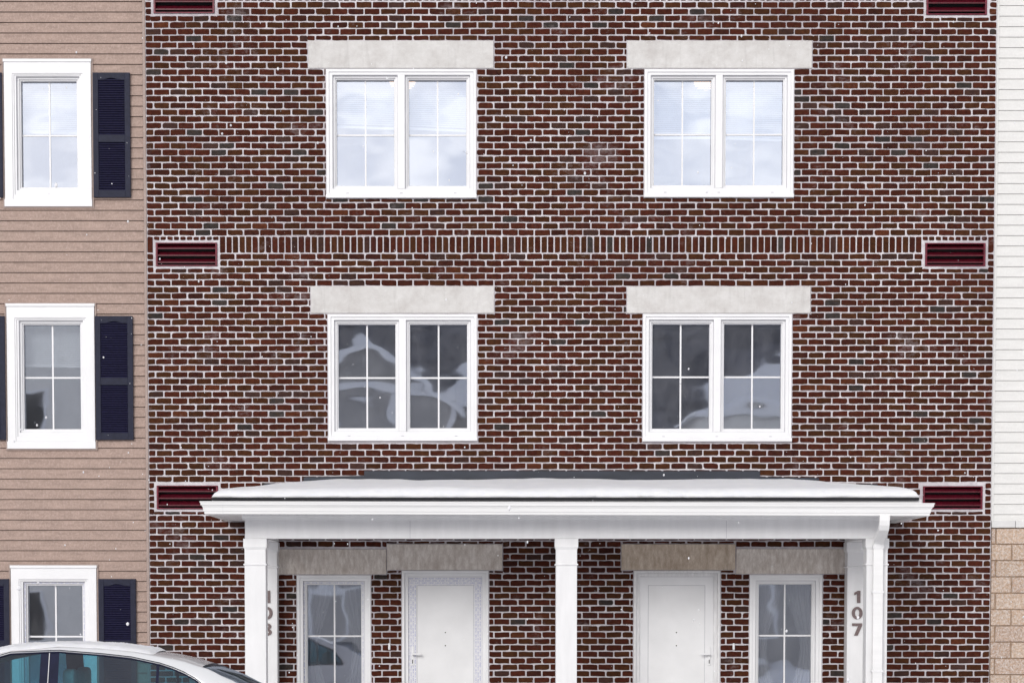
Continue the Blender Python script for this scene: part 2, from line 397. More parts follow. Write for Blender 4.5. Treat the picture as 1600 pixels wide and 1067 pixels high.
def vent(v, par):
    x0, x1, z0, z1 = v; h = z1 - z0
    mb = MB().ring(x0, x1, z0, z1, .022, -.018, .10, wt=.012, wb=.014)
    fr = mb.build('vent', RED, par, .002)
    s = MB()
    for i in range(3):
        zt = z1 - .012 - (h - .03) * i / 3; zz = zt - (h - .03) / 3 * .92
        yb = .075; yf = -.002
        zf = zt - (h - .03) / 3 * .70
        s.prism([(yb, zt), (yf + .004, zf + .010), (yf - .006, zf + .010), (yf - .006, zf - .006), (yf + .003, zf - .006), (yb, zt - .006)], x0 + .022, x1 - .022)
    s.build('louvre', RED2, fr)
    MB().box(x0 + .02, x1 - .02, .098, .104, z0 + .01, z1 - .01).build('backing', BLACK, fr)
for v in VENTS: vent(v, bld)

# ---- windows
YG = .150
def window(par, o, cols, muntin_px, sill=True, film=False, mt=.115, mbm=.162, ms=.12, glass=None, name='window', label=None, lead=.075, A=(-.012, .0), sash_w=.045, scr=0, mid=.088, back=.26):
    """o: outer rect; cols: number of sashes. Frame steps back from the wall face to the glass."""
    x0, x1, z0, z1 = o
    y = A[0]
    mb = MB()
    wt = mt - sash_w; wb = mbm - sash_w
    mb.ring(x0, x1, z0, z1, lead * .45, y, back, wt=wt * .5, wb=wb * .5)
    mb.ring(x0 + lead * .45, x1 - lead * .45, z0 + wb * .5, z1 - wt * .5, lead * .55, y + .016, back - .002, wt=wt * .5, wb=wb * .5)
    sx0, sx1, sz0, sz1 = x0 + lead, x1 - lead, z0 + wb, z1 - wt
    if sill: mb.box(x0 - .006, x1 + .006, y - .035, y - .001, z0 - .002, z0 + .042)
    wd = (sx1 - sx0 - (cols - 1) * mid) / cols
    for i in range(1, cols): mb.box(sx0 + i * wd + (i - 1) * mid, sx0 + i * (wd + mid), y + .012, back - .004, sz0, sz1)
    fr = mb.build(name, WHITE, par, .004, label=label)
    for i in range(cols):
        a = sx0 + i * (wd + mid); b = a + wd
        sm = MB(); sm.ring(a + .001, b - .001, sz0 + .001, sz1 - .001, sash_w * .62, y + .060, y + .20)
        sm.ring(a + sash_w * .62, b - sash_w * .62, sz0 + sash_w * .62, sz1 - sash_w * .62, sash_w * .38, y + .085, y + .198)
        sm.build('sash', WHITE, fr, .003)
        g = MB(); q = sash_w * .62
        g.ring(a + .0005, b - .0005, sz0 + .0005, sz1 - .0005, .004, y + .0585, y + .10)
        g.ring(a + q + sash_w * .38 - .005, b - q - sash_w * .38 + .005, sz0 + q + sash_w * .38 - .005, sz1 - q - sash_w * .38 + .005, .008, y + .132, y + .140)
        g.build('gasket', GASKET, fr)
        if film:
            f = MB(); f.box(a + .004, b - .004, y + .0565, y + .0585, sz1 - .026, sz1 - .004, 0)
            f.box(a + .004, a + .026, y + .0565, y + .0585, sz0 + .004, sz1 - .028, 1); f.box(b - .026, b - .004, y + .0565, y + .0585, sz0 + .004, sz1 - .028, 1)
            f.build('protective_film', [FILM, FILM_V], fr)
        p = MB(); ga, gb, gc, gd = a + sash_w, b - sash_w, sz0 + sash_w, sz1 - sash_w
        p.add([(ga, YG + y, gc), (gb, YG + y, gc), (gb, YG + y, gd), (ga, YG + y, gd)], [(0, 1, 2, 3)]); p.build('pane', GLASS, fr)
        m = MB(); zc_ = PZ(muntin_px, YG); xc = (ga + gb) / 2
        m.box(xc - .010, xc + .010, YG + y - .012, YG + y - .002, gc, zc_ - .010); m.box(xc - .010, xc + .010, YG + y - .012, YG + y - .002, zc_ + .010, gd)
        m.box(ga, gb, YG + y - .012, YG + y - .002, zc_ - .010, zc_ + .010); m.build('grille', WHITE, fr)
    if sill:
        for t in (.14, .5, .86):
            xx = x0 + (x1 - x0) * t; MB().box(xx - .016, xx + .016, y - .004, y + .002, z0 + .058, z0 + .064).build('weep_slot', GASKET, fr)
    return fr, (sx0, sx1, sz0, sz1)
def blind(fr, x0, x1, zt, zb, tilt=0.0, y=.30):
    """horizontal slat blind; tilt raises the left end of the bottom rail"""
    mb = MB(); n = int((zt - zb) / .025)
    for i in range(n):
        zz = zt - .025 * (i + .5); f = (i / max(1, n)) ** 2
        dl, dr = tilt * f * .5, -tilt * f * .5
        mb.add([(x0, y - .006, zz - .011 + dl), (x1, y - .006, zz - .011 + dr), (x1, y + .006, zz + .010 + dr), (x0, y + .006, zz + .010 + dl)], [(0, 1, 2, 3)])
    mb.add([(x0, y - .012, zb - .03 + tilt / 2), (x1, y - .012, zb - .03 - tilt / 2), (x1, y - .012, zb - tilt / 2), (x0, y - .012, zb + tilt / 2),
            (x0, y + .012, zb - .03 + tilt / 2), (x1, y + .012, zb - .03 - tilt / 2), (x1, y + .012, zb - tilt / 2), (x0, y + .012, zb + tilt / 2)],
           [(0, 1, 2, 3), (7, 6, 5, 4), (0, 4, 5, 1), (3, 2, 6, 7), (0, 3, 7, 4), (1, 5, 6, 2)])
    mb.box(x0, x1, y - .025, y + .025, zt, zt + .05)
    return mb.build('blind', BLIND, fr)
fUL, s = window(bld, W_UL, 2, 212.4, label='white double window with raised slat blinds'); YB = .29
blind(fUL, s[0] - .01, (s[0] + s[1]) / 2, s[3], PZ(198, YB), .03); blind(fUL, (s[0] + s[1]) / 2 + .01, s[1] + .01, s[3], PZ(201, YB), .04)
fUR, s = window(bld, W_UR, 2, 211.5, label='white double window with half lowered slat blinds')
blind(fUR, s[0] - .01, (s[0] + s[1]) / 2, s[3], PZ(214, YB), -.01); blind(fUR, (s[0] + s[1]) / 2 + .01, s[1] + .01, s[3], PZ(216, YB), .03)
window(bld, W_LL, 2, 590.8); window(bld, W_LR, 2, 589.6)
fGL, sGL = window(bld, G_L, 1, 993.3, sill=False, film=True, label='single white window with printed film left on its sash'); fGR, sGR = window(bld, G_R, 1, 992.5, sill=False)

def room(par, x0, x1, z0, z1, hs, depth=4.0, y=.262):
    mb = MB(); y1 = y + depth
    sheet_with_holes(mb, x0, x1, z0, z1, hs, y)
    mb.add([(x0, y1, z0), (x1, y1, z0), (x1, y1, z1), (x0, y1, z1)], [(0, 1, 2, 3)])
    mb.add([(x0, y, z0), (x0, y1, z0), (x0, y1, z1), (x0, y, z1)], [(0, 1, 2, 3)]); mb.add([(x1, y, z0), (x1, y1, z0), (x1, y1, z1), (x1, y, z1)], [(3, 2, 1, 0)])
    mb.add([(x0, y, z1), (x1, y, z1), (x1, y1, z1), (x0, y1, z1)], [(0, 1, 2, 3)]); mb.add([(x0, y, z0), (x1, y, z0), (x1, y1, z0), (x0, y1, z0)], [(3, 2, 1, 0)])
    mb.build('room', ROOM, par)
def inset(o, m=.03): return (o[0] + m, o[1] - m, o[2] + m, o[3] - m)
XM = PX(873)
for wl, wr, zf in ((W_UL, W_UR, W_UL[2] - .75), (W_LL, W_LR, W_LL[2] - .75)):
    room(bld, BX0 + .1, XM - .1, zf, wl[3] + .30, [inset(wl)]); room(bld, XM + .1, BX1 - .1, zf, wl[3] + .30, [inset(wr)])
room(bld, BX0 + .1, XM - .1, .0, G_L[3] + .2, [inset(G_L)]); room(bld, XM + .1, BX1 - .1, .0, G_L[3] + .2, [inset(G_R)])
# net curtains drawn aside behind the ground floor windows
def curtain(fr, x0, x1, z0, z1, y, xs=0.0):
    mb = MB(); n = 26; vs = []
    for i in range(n + 1):
        t = i / n
        for k in range(7):
            q = k / 6; xx = x0 + (x1 - x0) * t * (1 - .55 * math.sin(q * math.pi * .8) ** 2) if xs > 0 else x1 - (x1 - x0) * t * (1 - .55 * math.sin(q * math.pi * .8) ** 2)
            vs.append((xx, y + .03 * math.sin(t * 30), z1 - (z1 - z0) * q))
    fs = [(i * 7 + k, (i + 1) * 7 + k, (i + 1) * 7 + k + 1, i * 7 + k + 1) for i in range(n) for k in range(6)]
    mb.add(vs, fs).build('curtain', CURT, fr, smooth=True)

curtain(fGL, sGL[0], sGL[0] + .36, sGL[2], sGL[3], .33, 1); curtain(fGL, sGL[1] - .36, sGL[1], sGL[2], sGL[3], .33, -1)
curtain(fGR, sGR[0], sGR[0] + .36, sGR[2], sGR[3], .33, 1); curtain(fGR, sGR[1] - .36, sGR[1], sGR[2], sGR[3], .33, -1)
# ---- doors
def door(o, film, hand):
    x0, x1, z0, z1 = o
    fr = MB().ring(x0, x1, z0, z1, .030, -.012, .20, wb=.0).ring(x0 + .03, x1 - .03, z0, z1 - .03, .047, .03, .19, wb=.0, wt=.044)
    d = fr.build('door', WHITE if film else DIRTY, bld, .004, label='white door with printed film left on its rails' if film else 'plain white door with scuffed frame')
    a, b, c, e = x0 + .077, x1 - .077, z0 + .01, z1 - .076
    MB().ring(a, b, c, e, .104, .055, .11).build('leaf_frame', WHITE, d, .003)
    MB().box(a + .109, b - .109, .062, .10, c + .109, e - .109).build('panel', PANEL, d)
    MB().ring(a + .1035, b - .1035, c + .1035, e - .1035, .0065, .0625, .1).ring(a - .003, b + .003, c, e + .003, .004, .054, .1, wb=.0).build('gasket', GASKET, d)
    if film:
        f = MB(); f.box(a + .003, b - .003, .0525, .0545, e - .101, e - .003, 0)
        f.box(a + .003, a + .101, .0525, .0545, c + .003, e - .103, 1); f.box(b - .101, b - .003, .0525, .0545, c + .003, e - .103, 1)
        f.build('protective_film', [FILM, FILM_V], d)
    xm = (a + b) / 2
    for py in (987.6, 1008.2):
        MB().cyl((xm, .0625, PZ(py)), (0, -1, 0), .008, .003, 12).build('spyhole' if py < 990 else 'screw_hole', BLACK, d)
    xh = b - .05 if hand > 0 else a + .05; sgn = -1 if hand > 0 else 1
    pl = MB().box(xh - .017, xh + .017, .040, .055, PZ(1039.5), PZ(1009)).build('handle_plate', WHITE if film else PANEL, d, .004)
    zh = PZ(1021.3)
    h = MB().cyl((xh, .042, zh), (0, -1, 0), .011, .05, 12); h.box(min(xh - .01 * sgn, xh + .115 * sgn), max(xh - .01 * sgn, xh + .115 * sgn), -.014, .002, zh - .011, zh + .011)
    h.build('handle', WHITE, pl, .004)
    MB().box(xh - .005, xh + .005, .038, .0405, PZ(1036), PZ(1030)).build('keyhole', BLACK, pl)
    return d
door(D_L, True, -1); door(D_R, False, 1)
for px in (608.3, 1146.2):
    x, z = PX(px, 0, 1010), PZ(1009.5)
    pl = MB().box(x - .014, x + .014, -.026, .0, z - .042, z + .042).build('doorbell', WHITE, bld, .009)
    MB().cyl((x, -.026, z), (0, -1, 0), .008, .004, 14).build('button', PANEL, pl)

# ------------------------------------------------------------------ siding walls
def siding(par, x0, x1, zb, zt, pitch, z_anchor, hs, mat, Y, lip=.015, slot=.0085, name='siding_wall'):
    mb = MB(); n0 = int(math.floor((zb - z_anchor) / pitch)); n1 = int(math.ceil((zt - z_anchor) / pitch))
    for i in range(n0, n1):
        a, b = z_anchor + i * pitch, z_anchor + (i + 1) * pitch
        def yy(z): return Y - lip * (1 - (z - a - slot) / (b - a - slot))
        for q in subtract((x0, x1, max(a + slot, zb), min(b, zt)), hs, 0, 0):
            mb.add([(q[0], yy(q[2]), q[2]), (q[1], yy(q[2]), q[2]), (q[1], yy(q[3]), q[3]), (q[0], yy(q[3]), q[3])], [(0, 1, 2, 3)])
            if abs(q[2] - a - slot) < 1e-6: mb.add([(q[0], yy(q[2]), q[2]), (q[1], yy(q[2]), q[2]), (q[1], Y + .03, q[2]), (q[0], Y + .03, q[2])], [(3, 2, 1, 0)])
    sheet_with_holes(mb, x0, x1, zb, zt, hs, Y + .025)
    return mb.build(name, mat, par)
TY = .012
TX0 = PX(-330, 0, 500); TX1 = BX0 - .002
tan = root('tan_building', 'tan clapboard building with white trimmed windows and dark navy shutters', 'building')
TW = [rect(5.6, 143.6, 92.6, 323, TY - .03), rect(10, 149, 474.3, 701, TY - .03), rect(16.7, 152.4, 882.8, 1109, TY - .03)]
TWo = TW + [(w_[0] - 3.05, w_[1] - 3.05, w_[2], w_[3]) for w_ in TW]
pt = (PZ(3.4) - PZ(378)) / 23.0
siding(tan, TX0, TX1 - .035, gz, BZ1 + .3, pt, PZ(3.4), [inset(w_, .05) for w_ in TWo], TAN, TY)
MB().box(TX1 - .033, TX1, TY - .022, TY + .02, gz, BZ1 + .3).build('corner_trim', TANTRIM, tan, .003)
mbk = MB(); mbk.box(TX0, TX1 - .001, TY + 5.0, TY + 9, gz, BZ1 + .29); mbk.build('rear_wall', TANTRIM, tan)
def tan_window(o, mpx, film):
    x0, x1, z0, z1 = o; y = TY - .03
    cs = MB()
    cs.ring(x0 + .008, x1 - .008, z0 + .008, z1 - .008, .10, y, TY + .02, wt=.165, wb=.085)
    cs.box(x0, x1, y - .016, y - .001, z1 - .035, z1); cs.box(x0 + .003, x1 - .003, y - .012, y - .001, z0 + .0, z0 + .09)
    c = cs.build('window', WHITE, tan, .004)
    MB().ring(x0 - .016, x1 + .016, z0 - .016, z1 + .014, .016, TY - .026, TY + .02).build('casing_edge', TANTRIM, c)
    fr, s_ = window(c, (x0 + .108, x1 - .108, z0 + .093, z1 - .173), 1, mpx, sill=False, film=film, mt=.075, mbm=.155, lead=.045, sash_w=.045, name='frame', A=(y + .012, 0), back=.22)
    return c, fr
def flatten_children(c, fr):
    for ch in list(fr.children): ch.parent = c
blinds = [PZ(206, YB), PZ(570, YB), None]
for i, (o, mp_) in enumerate(zip(TW, (213, 590.5, 994))):
    for dx in (0, -3.05):
        oo = (o[0] + dx, o[1] + dx, o[2], o[3])
        c, fr = tan_window(oo, mp_, i == 2)
        flatten_children(c, fr)
        if blinds[i]: blind(c, oo[0] + .14, oo[1] - .14, oo[3] - .24, blinds[i], .01)
        room(tan, oo[0] - .7, oo[1] + .7, oo[2] - .7, oo[3] + .25, [inset(oo, .13)], 3.2, .222)
SH = [rect(145.5, 203.6, 114, 308.6, TY - .04), rect(149, 208, 493.8, 687, TY - .04), rect(154.4, 212.8, 904, 1097, TY - .04)]
def shutter(o, arch_top=True):
    x0, x1, z0, z1 = o; y0, y1 = TY - .052, TY - .012; sw = .066; H = z1 - z0
    zm = z0 + H * .472
    mb = MB(); st = .07
    mb.box(x0, x0 + sw, y0, y1, z0, z1); mb.box(x1 - sw, x1, y0, y1, z0, z1)
    mb.box(x0 + sw, x1 - sw, y0 + .001, y1, z0, z0 + .085); mb.box(x0 + sw, x1 - sw, y0 + .001, y1, zm - .045, zm + .045)
    a, b = x0 + sw, x1 - sw; n = 10; top = []
    for i in range(n + 1):
        t = i / n; s_ = .5 - .5 * math.cos(min(1, max(0, (t - .15) / .7)) * 2 * math.pi); top.append((a + (b - a) * t, z1 - .085 + .02 * s_))
    mb.plate([(a, z1)] + top + [(b, z1)], y0 + .001, y1)
    sh = mb.build('shutter', SHUT, tan, .003, fix=True)
    sl_ = MB()
    for c, d in ((z0 + .085, zm - .045), (zm + .045, z1 - .066)):
        n = int((d - c) / .0275)
        for i in range(n):
            zz = c + (d - c) * i / n; p = (d - c) / n
            sl_.prism([(y0 + .004, zz + .002), (y0 + .004, zz + .007), (y1 - .012, zz + p - .001), (y1 - .010, zz + p - .006)], a, b)
        sl_.box(a, b, y1 - .009, y1 - .004, c, d)
    sl_.build('louvre', SHUT2, sh)
    for zz in (z0 + .04, z1 - .04):
        for xx in (x0 + .02, x1 - .02):
            pass
for i, o in enumerate(SH):
    wd = o[1] - o[0]; wx = TW[i]
    shutter(o); shutter((wx[0] - .012 - wd, wx[0] - .012, o[2], o[3]))
    shutter((o[0] - 3.05, o[1] - 3.05, o[2], o[3]))

wht = root('white_building', 'white clapboard building above a tan split block base', 'building')
WX0, WX1 = BX1 + .012, BX1 + 7.0
zs = PZ(824)
siding(wht, WX0 + .03, WX1, PZ(814), BZ1 + .3, (PZ(8) - PZ(400)) / 24.0, PZ(8), [], WSIDE, .06, lip=.012, slot=.0045)
MB().box(WX0 - .010, WX0 + .028, .035, .075, zs, BZ1 + .3).build('corner_trim', WSIDE, wht, .003)
MB().box(WX0, PX(1589), -.005, .10, zs, PZ(813)).box(PX(1589.8), WX1, -.005, .10, zs, PZ(813)).build('stone_ledge', m_plain('ledge_stone', (.66, .655, .65), .8, .08, 8, bump=.3), wht, .006)
cb = MB(); ph = .2015; z1 = zs - .004; r = 0
while z1 > gz - .05:
    z0 = z1 - ph; x = PX(1555.6, 0, 950) - (.4 if r % 2 else .6) + .2 * 0
    x = PX(1555.6, 0, 950) + (0 if r % 2 == 0 else -.2)
    x -= .4
    while x < WX1:
        a, b = max(x + .006, WX0 + .004), min(x + .4 - .006, WX1)
        if b - a > .02:
            g = random.uniform(.9, 1.08); t = random.choice([(.44, .31, .22), (.41, .285, .21), (.46, .33, .24)])
            n = 4; vs = []; jit = lambda: random.uniform(-.004, .004)
            y = .03 + jit()
            cb.add([(a + .006, y, z0 + .012), (b - .006, y + jit(), z0 + .012), (b - .006, y + jit(), z1 - .008), (a + .006, y + jit(), z1 - .008),
                    (a, y + .014, z0 + .006), (b, y + .014, z0 + .006), (b, y + .014, z1 - .002), (a, y + .014, z1 - .002), (a, .07, z0 + .006), (b, .07, z0 + .006), (b, .07, z1 - .002), (a, .07, z1 - .002)],
                   [(0, 1, 2, 3)] + [(4 + k, 4 + (k + 1) % 4, (k + 1) % 4, k) for k in range(4)] + [(8 + k, 8 + (k + 1) % 4, 4 + (k + 1) % 4, 4 + k) for k in range(4)], 0, tuple(c * g for c in t))
        x += .4
    z1 = z0; r += 1
cb.add([(WX0, .052, gz), (WX1, .052, gz), (WX1, .052, zs), (WX0, .052, zs)], [(0, 1, 2, 3)], 1)
cb.build('block_base', [CMU, CMUJ], wht)
MB().box(WX0, WX1, 5, 9, gz, BZ1 + .3).build('rear_wall', WSIDE, wht)

# ------------------------------------------------------------------ porch
por = root('porch', 'white porch on square posts under a low snow covered hip roof', 'porch')
YP = -1.80; YE = -2.25
XL, XM_, XR = -2.731, .896, 4.513; HW = .1225
MB().box(XL - .35, XR + .35, YP - .35, .0, gz, 0.0).build('porch_floor', CONC, por, .01)
BXL, BXR = XL - .115, XR + .115
zbt, zbb = PZ(805, YP), PZ(841, YP)
mb = MB(); mb.box(BXL, BXR, YP, YP + .24, zbb, zbt)
mb.box(BXL, BXL + .24, YP + .241, -.012, zbb, zbt); mb.box(BXR - .24, BXR, YP + .241, -.012, zbb, zbt)
bmo = mb.build('beam', WHITE2, por, .003)
for px in (1136, 640): MB().box(PX(px, YP), PX(px, YP) + .004, YP - .0012, YP + .004, zbb + .004, zbt - .06).build('seam', GASKET, bmo)
# frieze moulding under the soffit
mo = MB(); pr = [(YP - .001, zbt), (YP - .045, zbt), (YP - .040, zbt - .016), (YP - .02, zbt - .03), (YP - .012, zbt - .052), (YP - .001, zbt - .055)]
mo.prism(pr, BXL - .03, BXR + .03); mo.build('frieze_moulding', WHITE2, por)
SXL, SXR = PX(330, -2.27, 803), PX(1441.5, -2.27, 803)
EXL, EXR = SXL, SXR
sf = MB(); sf.box(SXL, SXR, YE - .005, -.012, zbt + .001, zbt + .02)
sf.build('soffit', WHITE2, por)
gr = MB(); x = BXL + .02
while x < PX(1050, -2.24): 
    gr.box(x, x + .022, YE - .006, YE + .03, zbt - .009, zbt + .0005); x += .1015
gr.build('soffit_groove', GASKET, por)
fz1 = PZ(780, YE)
fa = MB(); fa.box(SXL + .01, SXR - .01, YE - .004, YE + .02, zbt + .021, fz1); fa.box(SXL + .01, SXL + .03, YE + .021, -.012, zbt + .021, fz1); fa.box(SXR - .03, SXR - .01, YE + .021, -.012, zbt + .021, fz1)
fa.build('fascia', WHITE2, por)
# gutter: K-shaped trough carried round the three sides
zg = PZ(803, YE - .08) 
K = [(0, 0), (.07, 0), (.078, .006), (.080, .028), (.088, .036), (.094, .075), (.108, .098), (.118, .104), (.122, .132), (.128, .134), (.128, .145), (.118, .147), (.116, .138), (.112, .118), (.084, .085), (.072, .012), (.004, .010), (.004, .146), (0, .146)]
gl_ = MB(); n = len(K)
gx0, gx1, gy = SXL + .008, SXR - .008, YE - .006
path = [((gx0, -.012), (-1, 0)), ((gx0, gy), (-1, -1)), ((gx1, gy), (1, -1)), ((gx1, -.012), (1, 0))]
vs = []
for (px_, py_), (dx, dy) in path:
    slope = -.022 * (px_ - gx0) / (gx1 - gx0)
    for o, z in K: vs.append((px_ + dx * o, py_ + dy * o, zg + z + slope))
fs = [(k * n + i, k * n + (i + 1) % n, (k + 1) * n + (i + 1) % n, (k + 1) * n + i) for k in range(3) for i in range(n)]
gut = gl_.add(vs, fs).build('gutter', GUTTER, por, fix=True)
for xx in (PX(348, YE - .1, 790), PX(1424, YE - .1, 795)):
    sm = MB(); sl2 = -.022 * (xx - gx0) / (gx1 - gx0)
    vs = [(xx + e, gy - o - .0018, zg + z + sl2) for e in (-.004, .004) for o, z in K[1:9]]
    sm.add(vs, [(i, i + 1, 9 + i, 8 + i) for i in range(7)]).build('seam', PANEL, gut)
# roof
ez0, ez1 = PZ(780.2, YE - .03), PZ(777.2, YE - .03)
RX0, RX1 = PX(331, YE - .03, 778), PX(1436, YE - .03, 778)
YR = YE - .04
ridge0, ridge1 = RX0 + 1.62, RX1 - 1.62; rz = ez1 + .245
def roofz(x, y):
    dy = (y - YR) / -YR; dx = min((x - RX0), (RX1 - x)) / 1.62
    return ez1 + .245 * max(0, min(1, dy, dx))
rf = MB()
rf.add([(RX0, YR, ez1), (RX1, YR, ez1), (ridge1, -.01, rz), (ridge0, -.01, rz), (RX0, -.01, ez1), (RX1, -.01, ez1),
        (RX0, YR, ez0), (RX1, YR, ez0), (RX0, -.01, ez0), (RX1, -.01, ez0)],
       [(0, 1, 2, 3), (0, 3, 4), (1, 5, 2), (6, 7, 1, 0), (8, 6, 0, 4), (7, 9, 5, 1), (6, 8, 9, 7)])
roof = rf.build('roof', SHINGLE, por)
de = MB(); de.box(RX0 + .005, RX1 - .005, YR + .004, YR + .02, ez0 - .012, ez0 - .001).build('drip_edge', SHINGLE, roof)
ff = MB()
zt1, zt2, zt3 = PZ(735.5), PZ(745.5), PZ(755)
ff.box(PX(568.8), PX(837), -.022, -.010, rz - .05, zt1); ff.box(PX(837) - .02, PX(1188), -.027, -.0225, rz - .05, zt1 - .002); ff.box(PX(837) - .02, PX(1188), -.0222, -.0102, rz - .05, zt1 - .003)
ff.plate([(PX(474), rz - .1), (PX(569), rz - .1), (PX(569), PZ(743)), (PX(474), zt2)], -.020, -.010); ff.plate([(PX(1188), rz - .1), (PX(1280.5), rz - .1), (PX(1280.5), PZ(746.5)), (PX(1188), PZ(745))], -.020, -.010)
ff.box(PX(412.6), PX(474) - .001, -.020, -.010, rz - .2, zt3); ff.box(PX(1281), PX(1372), -.020, -.010, rz - .2, PZ(756))
ff.build('step_flashing', FLASH, por, fix=True)
# posts
def post(x, y0):
    hw = HW; yc = y0 + hw
    def ring_pts(h, z): return [(x - h, yc - h, z), (x + h, yc - h, z), (x + h, yc + h, z), (x - h, yc + h, z)]
    levels = [(hw + .016, .0), (hw + .016, .13), (hw, .155), (hw, zbb - .315), (hw + .013, zbb - .309), (hw + .013, zbb - .295), (hw, zbb - .288), (hw, zbb - .128), (hw + .014, zbb - .098), (hw + .014, zbb - .001)]
    vs = []; fs = [(3, 2, 1, 0)]
    for h, z in levels: vs += ring_pts(h, z)
    for k in range(len(levels) - 1):
        for i in range(4): fs.append((4 * k + i, 4 * k + (i + 1) % 4, 4 * k + 4 + (i + 1) % 4, 4 * k + 4 + i))
    q = 4 * (len(levels) - 1); fs.append((q, q + 1, q + 2, q + 3))
    return MB().add(vs, fs).build('post', WHITE2, por, .003)
post(XL, YP); post(XM_, YP); post(XR, YP)
YN = -.255
pl_, pr_ = post(XL, YN), post(XR, YN)
def digits(txt, xc, parent):
    H = .075
    def band(c0, rx, rz, t0, t1, wx, wz, n=28):
        o = [(c0[0] + rx * math.cos(t0 + (t1 - t0) * k / n), c0[1] + rz * math.sin(t0 + (t1 - t0) * k / n)) for k in range(n + 1)]
        i = [(c0[0] + (rx - wx) * math.cos(t0 + (t1 - t0) * k / n), c0[1] + (rz - wz) * math.sin(t0 + (t1 - t0) * k / n)) for k in range(n + 1)]
        return o, i
    for ch, py in zip(txt, (932, 957.3, 982.8)):
        mb = MB()
        def arc(c0, rx, rz, t0, t1, wx, wz, n=28):
            o, i = band(c0, rx, rz, t0, t1, wx, wz, n)
            vs = [(a, y, b) for y in (-.014, 0) for q in (o, i) for a, b in q]; m = n + 1; fs = []
            for k in range(n):
                fs += [(k, k + 1, m + k + 1, m + k), (2 * m + k, 2 * m + k + 1, k + 1, k), (m + k, m + k + 1, 3 * m + k + 1, 3 * m + k)]
            fs += [(0, m, 3 * m, 2 * m), (n, 2 * m + n, 3 * m + n, m + n)]
            mb.add(vs, fs)
        if ch == '1': mb.plate([(-.004, -H), (.038, -H), (.038, H), (.006, H), (-.038, .052), (-.038, .020), (-.004, .036)], -.014, 0)
        if ch == '0': arc((0, 0), .067, H + .002, 0, 2 * math.pi, .040, .030)
        if ch == '7': mb.plate([(-.036, -H), (.008, -H), (.062, .048), (.062, H), (-.062, H), (-.062, .042), (.012, .042)], -.014, 0)
        if ch == '3':
            arc((-.006, .036), .056, .040, R(-80), R(165), .036, .027); arc((-.006, -.034), .062, .042, R(-165), R(80), .037, .027)
            mb.box(-.016, .014, -.0139, 0, -.012, .013)
        o = mb.build('house_number', NUM, parent, .002, fix=True); o.location = (xc, YN - .0005, PZ(py, YN)); o['label'] = 'bronze house number digit %s' % ch
digits('103', XL, pl_); digits('107', XR, pr_)
# downspout
ds = MB(); yd = YP - .016 - .045; zo = zg - .022
pts = [(XR, YE - .055, zo + .01), (XR, YE - .055, zo - .05), (XR, YE - .045, zo - .085), (XR, YE - .01, zo - .13), (XR, YE + .10, zo - .19), (XR, yd - .09, zo - .235), (XR, yd - .03, zo - .265), (XR, yd, zo - .31), (XR, yd, .22), (XR, yd - .02, .16), (XR, yd - .14, .08)]
ds.sweep(pts, .116, .078); dso = ds.build('downspout', GUTTER, por, .008, fix=True)
for py in (924.4, 1047.8):
    z = PZ(py, yd); MB().box(XR - .068, XR + .068, yd - .043, yd + .04, z - .012, z + .012).build('strap', WHITE2, dso, .002)
z = zo - .33; MB().box(XR - .064, XR + .064, yd - .045, yd + .04, z - .03, z + .012).build('elbow_collar', WHITE2, dso, .003)

# snow on the porch roof
from mathutils import noise as mn
def snow_on_roof():
    nx, ny = 260, 60; vs = []; fs = []
    x0, x1, y0, y1 = RX0 + .0, RX1 - .0, YR - .004, -.026
    for j in range(ny + 1):
        # finer towards the eave
        t = (j / ny) ** 1.6; 
        for i in range(nx + 1):
            s_ = i / nx; s2 = .5 - .5 * math.cos(math.pi * s_) if False else s_
            x = x0 + (x1 - x0) * s2; y = y0 + (y1 - y0) * t
            rag = .008 + .018 * mn.noise(Vector((x * 3.1, 0, 3))) + .016 * mn.noise(Vector((x * 17, 0, 1)))
            d = min(y - y0 + .0, (x - x0), (x1 - x)); d = max(0, d)
            T = .105 + .02 * mn.noise(Vector((x * .8, y * .8, 0))) + .008 * mn.noise(Vector((x * 4, y * 4, 5)))
            if x > PX(1188): T += 0.0
            T *= (1 - math.exp(-(d + .004) / .055)) ** .8
            wallfall = max(0, 1 - (-y) / .5) ** 2 * .03
            vs.append((x, y + (rag if j == 0 else rag * math.exp(-j / 2.)), roofz(x, y) + T - wallfall + .002))
    for j in range(ny):
        for i in range(nx):
            a = j * (nx + 1) + i; fs.append((a, a + 1, a + nx + 2, a + nx + 1))
    b0 = len(vs)
    for i in range(nx + 1): v = vs[i]; vs.append((v[0], v[1] + .012, roofz(v[0], max(YR, v[1])) + .001))
    for i in range(nx): fs.append((b0 + i, b0 + i + 1, i + 1, i))
    o = MB().add(vs, fs).build('roof_snow', SNOW, smooth=True)
    return tag(o, 'thick layer of smooth white snow lying on the porch roof', 'snow', 'stuff')
snow_on_roof()

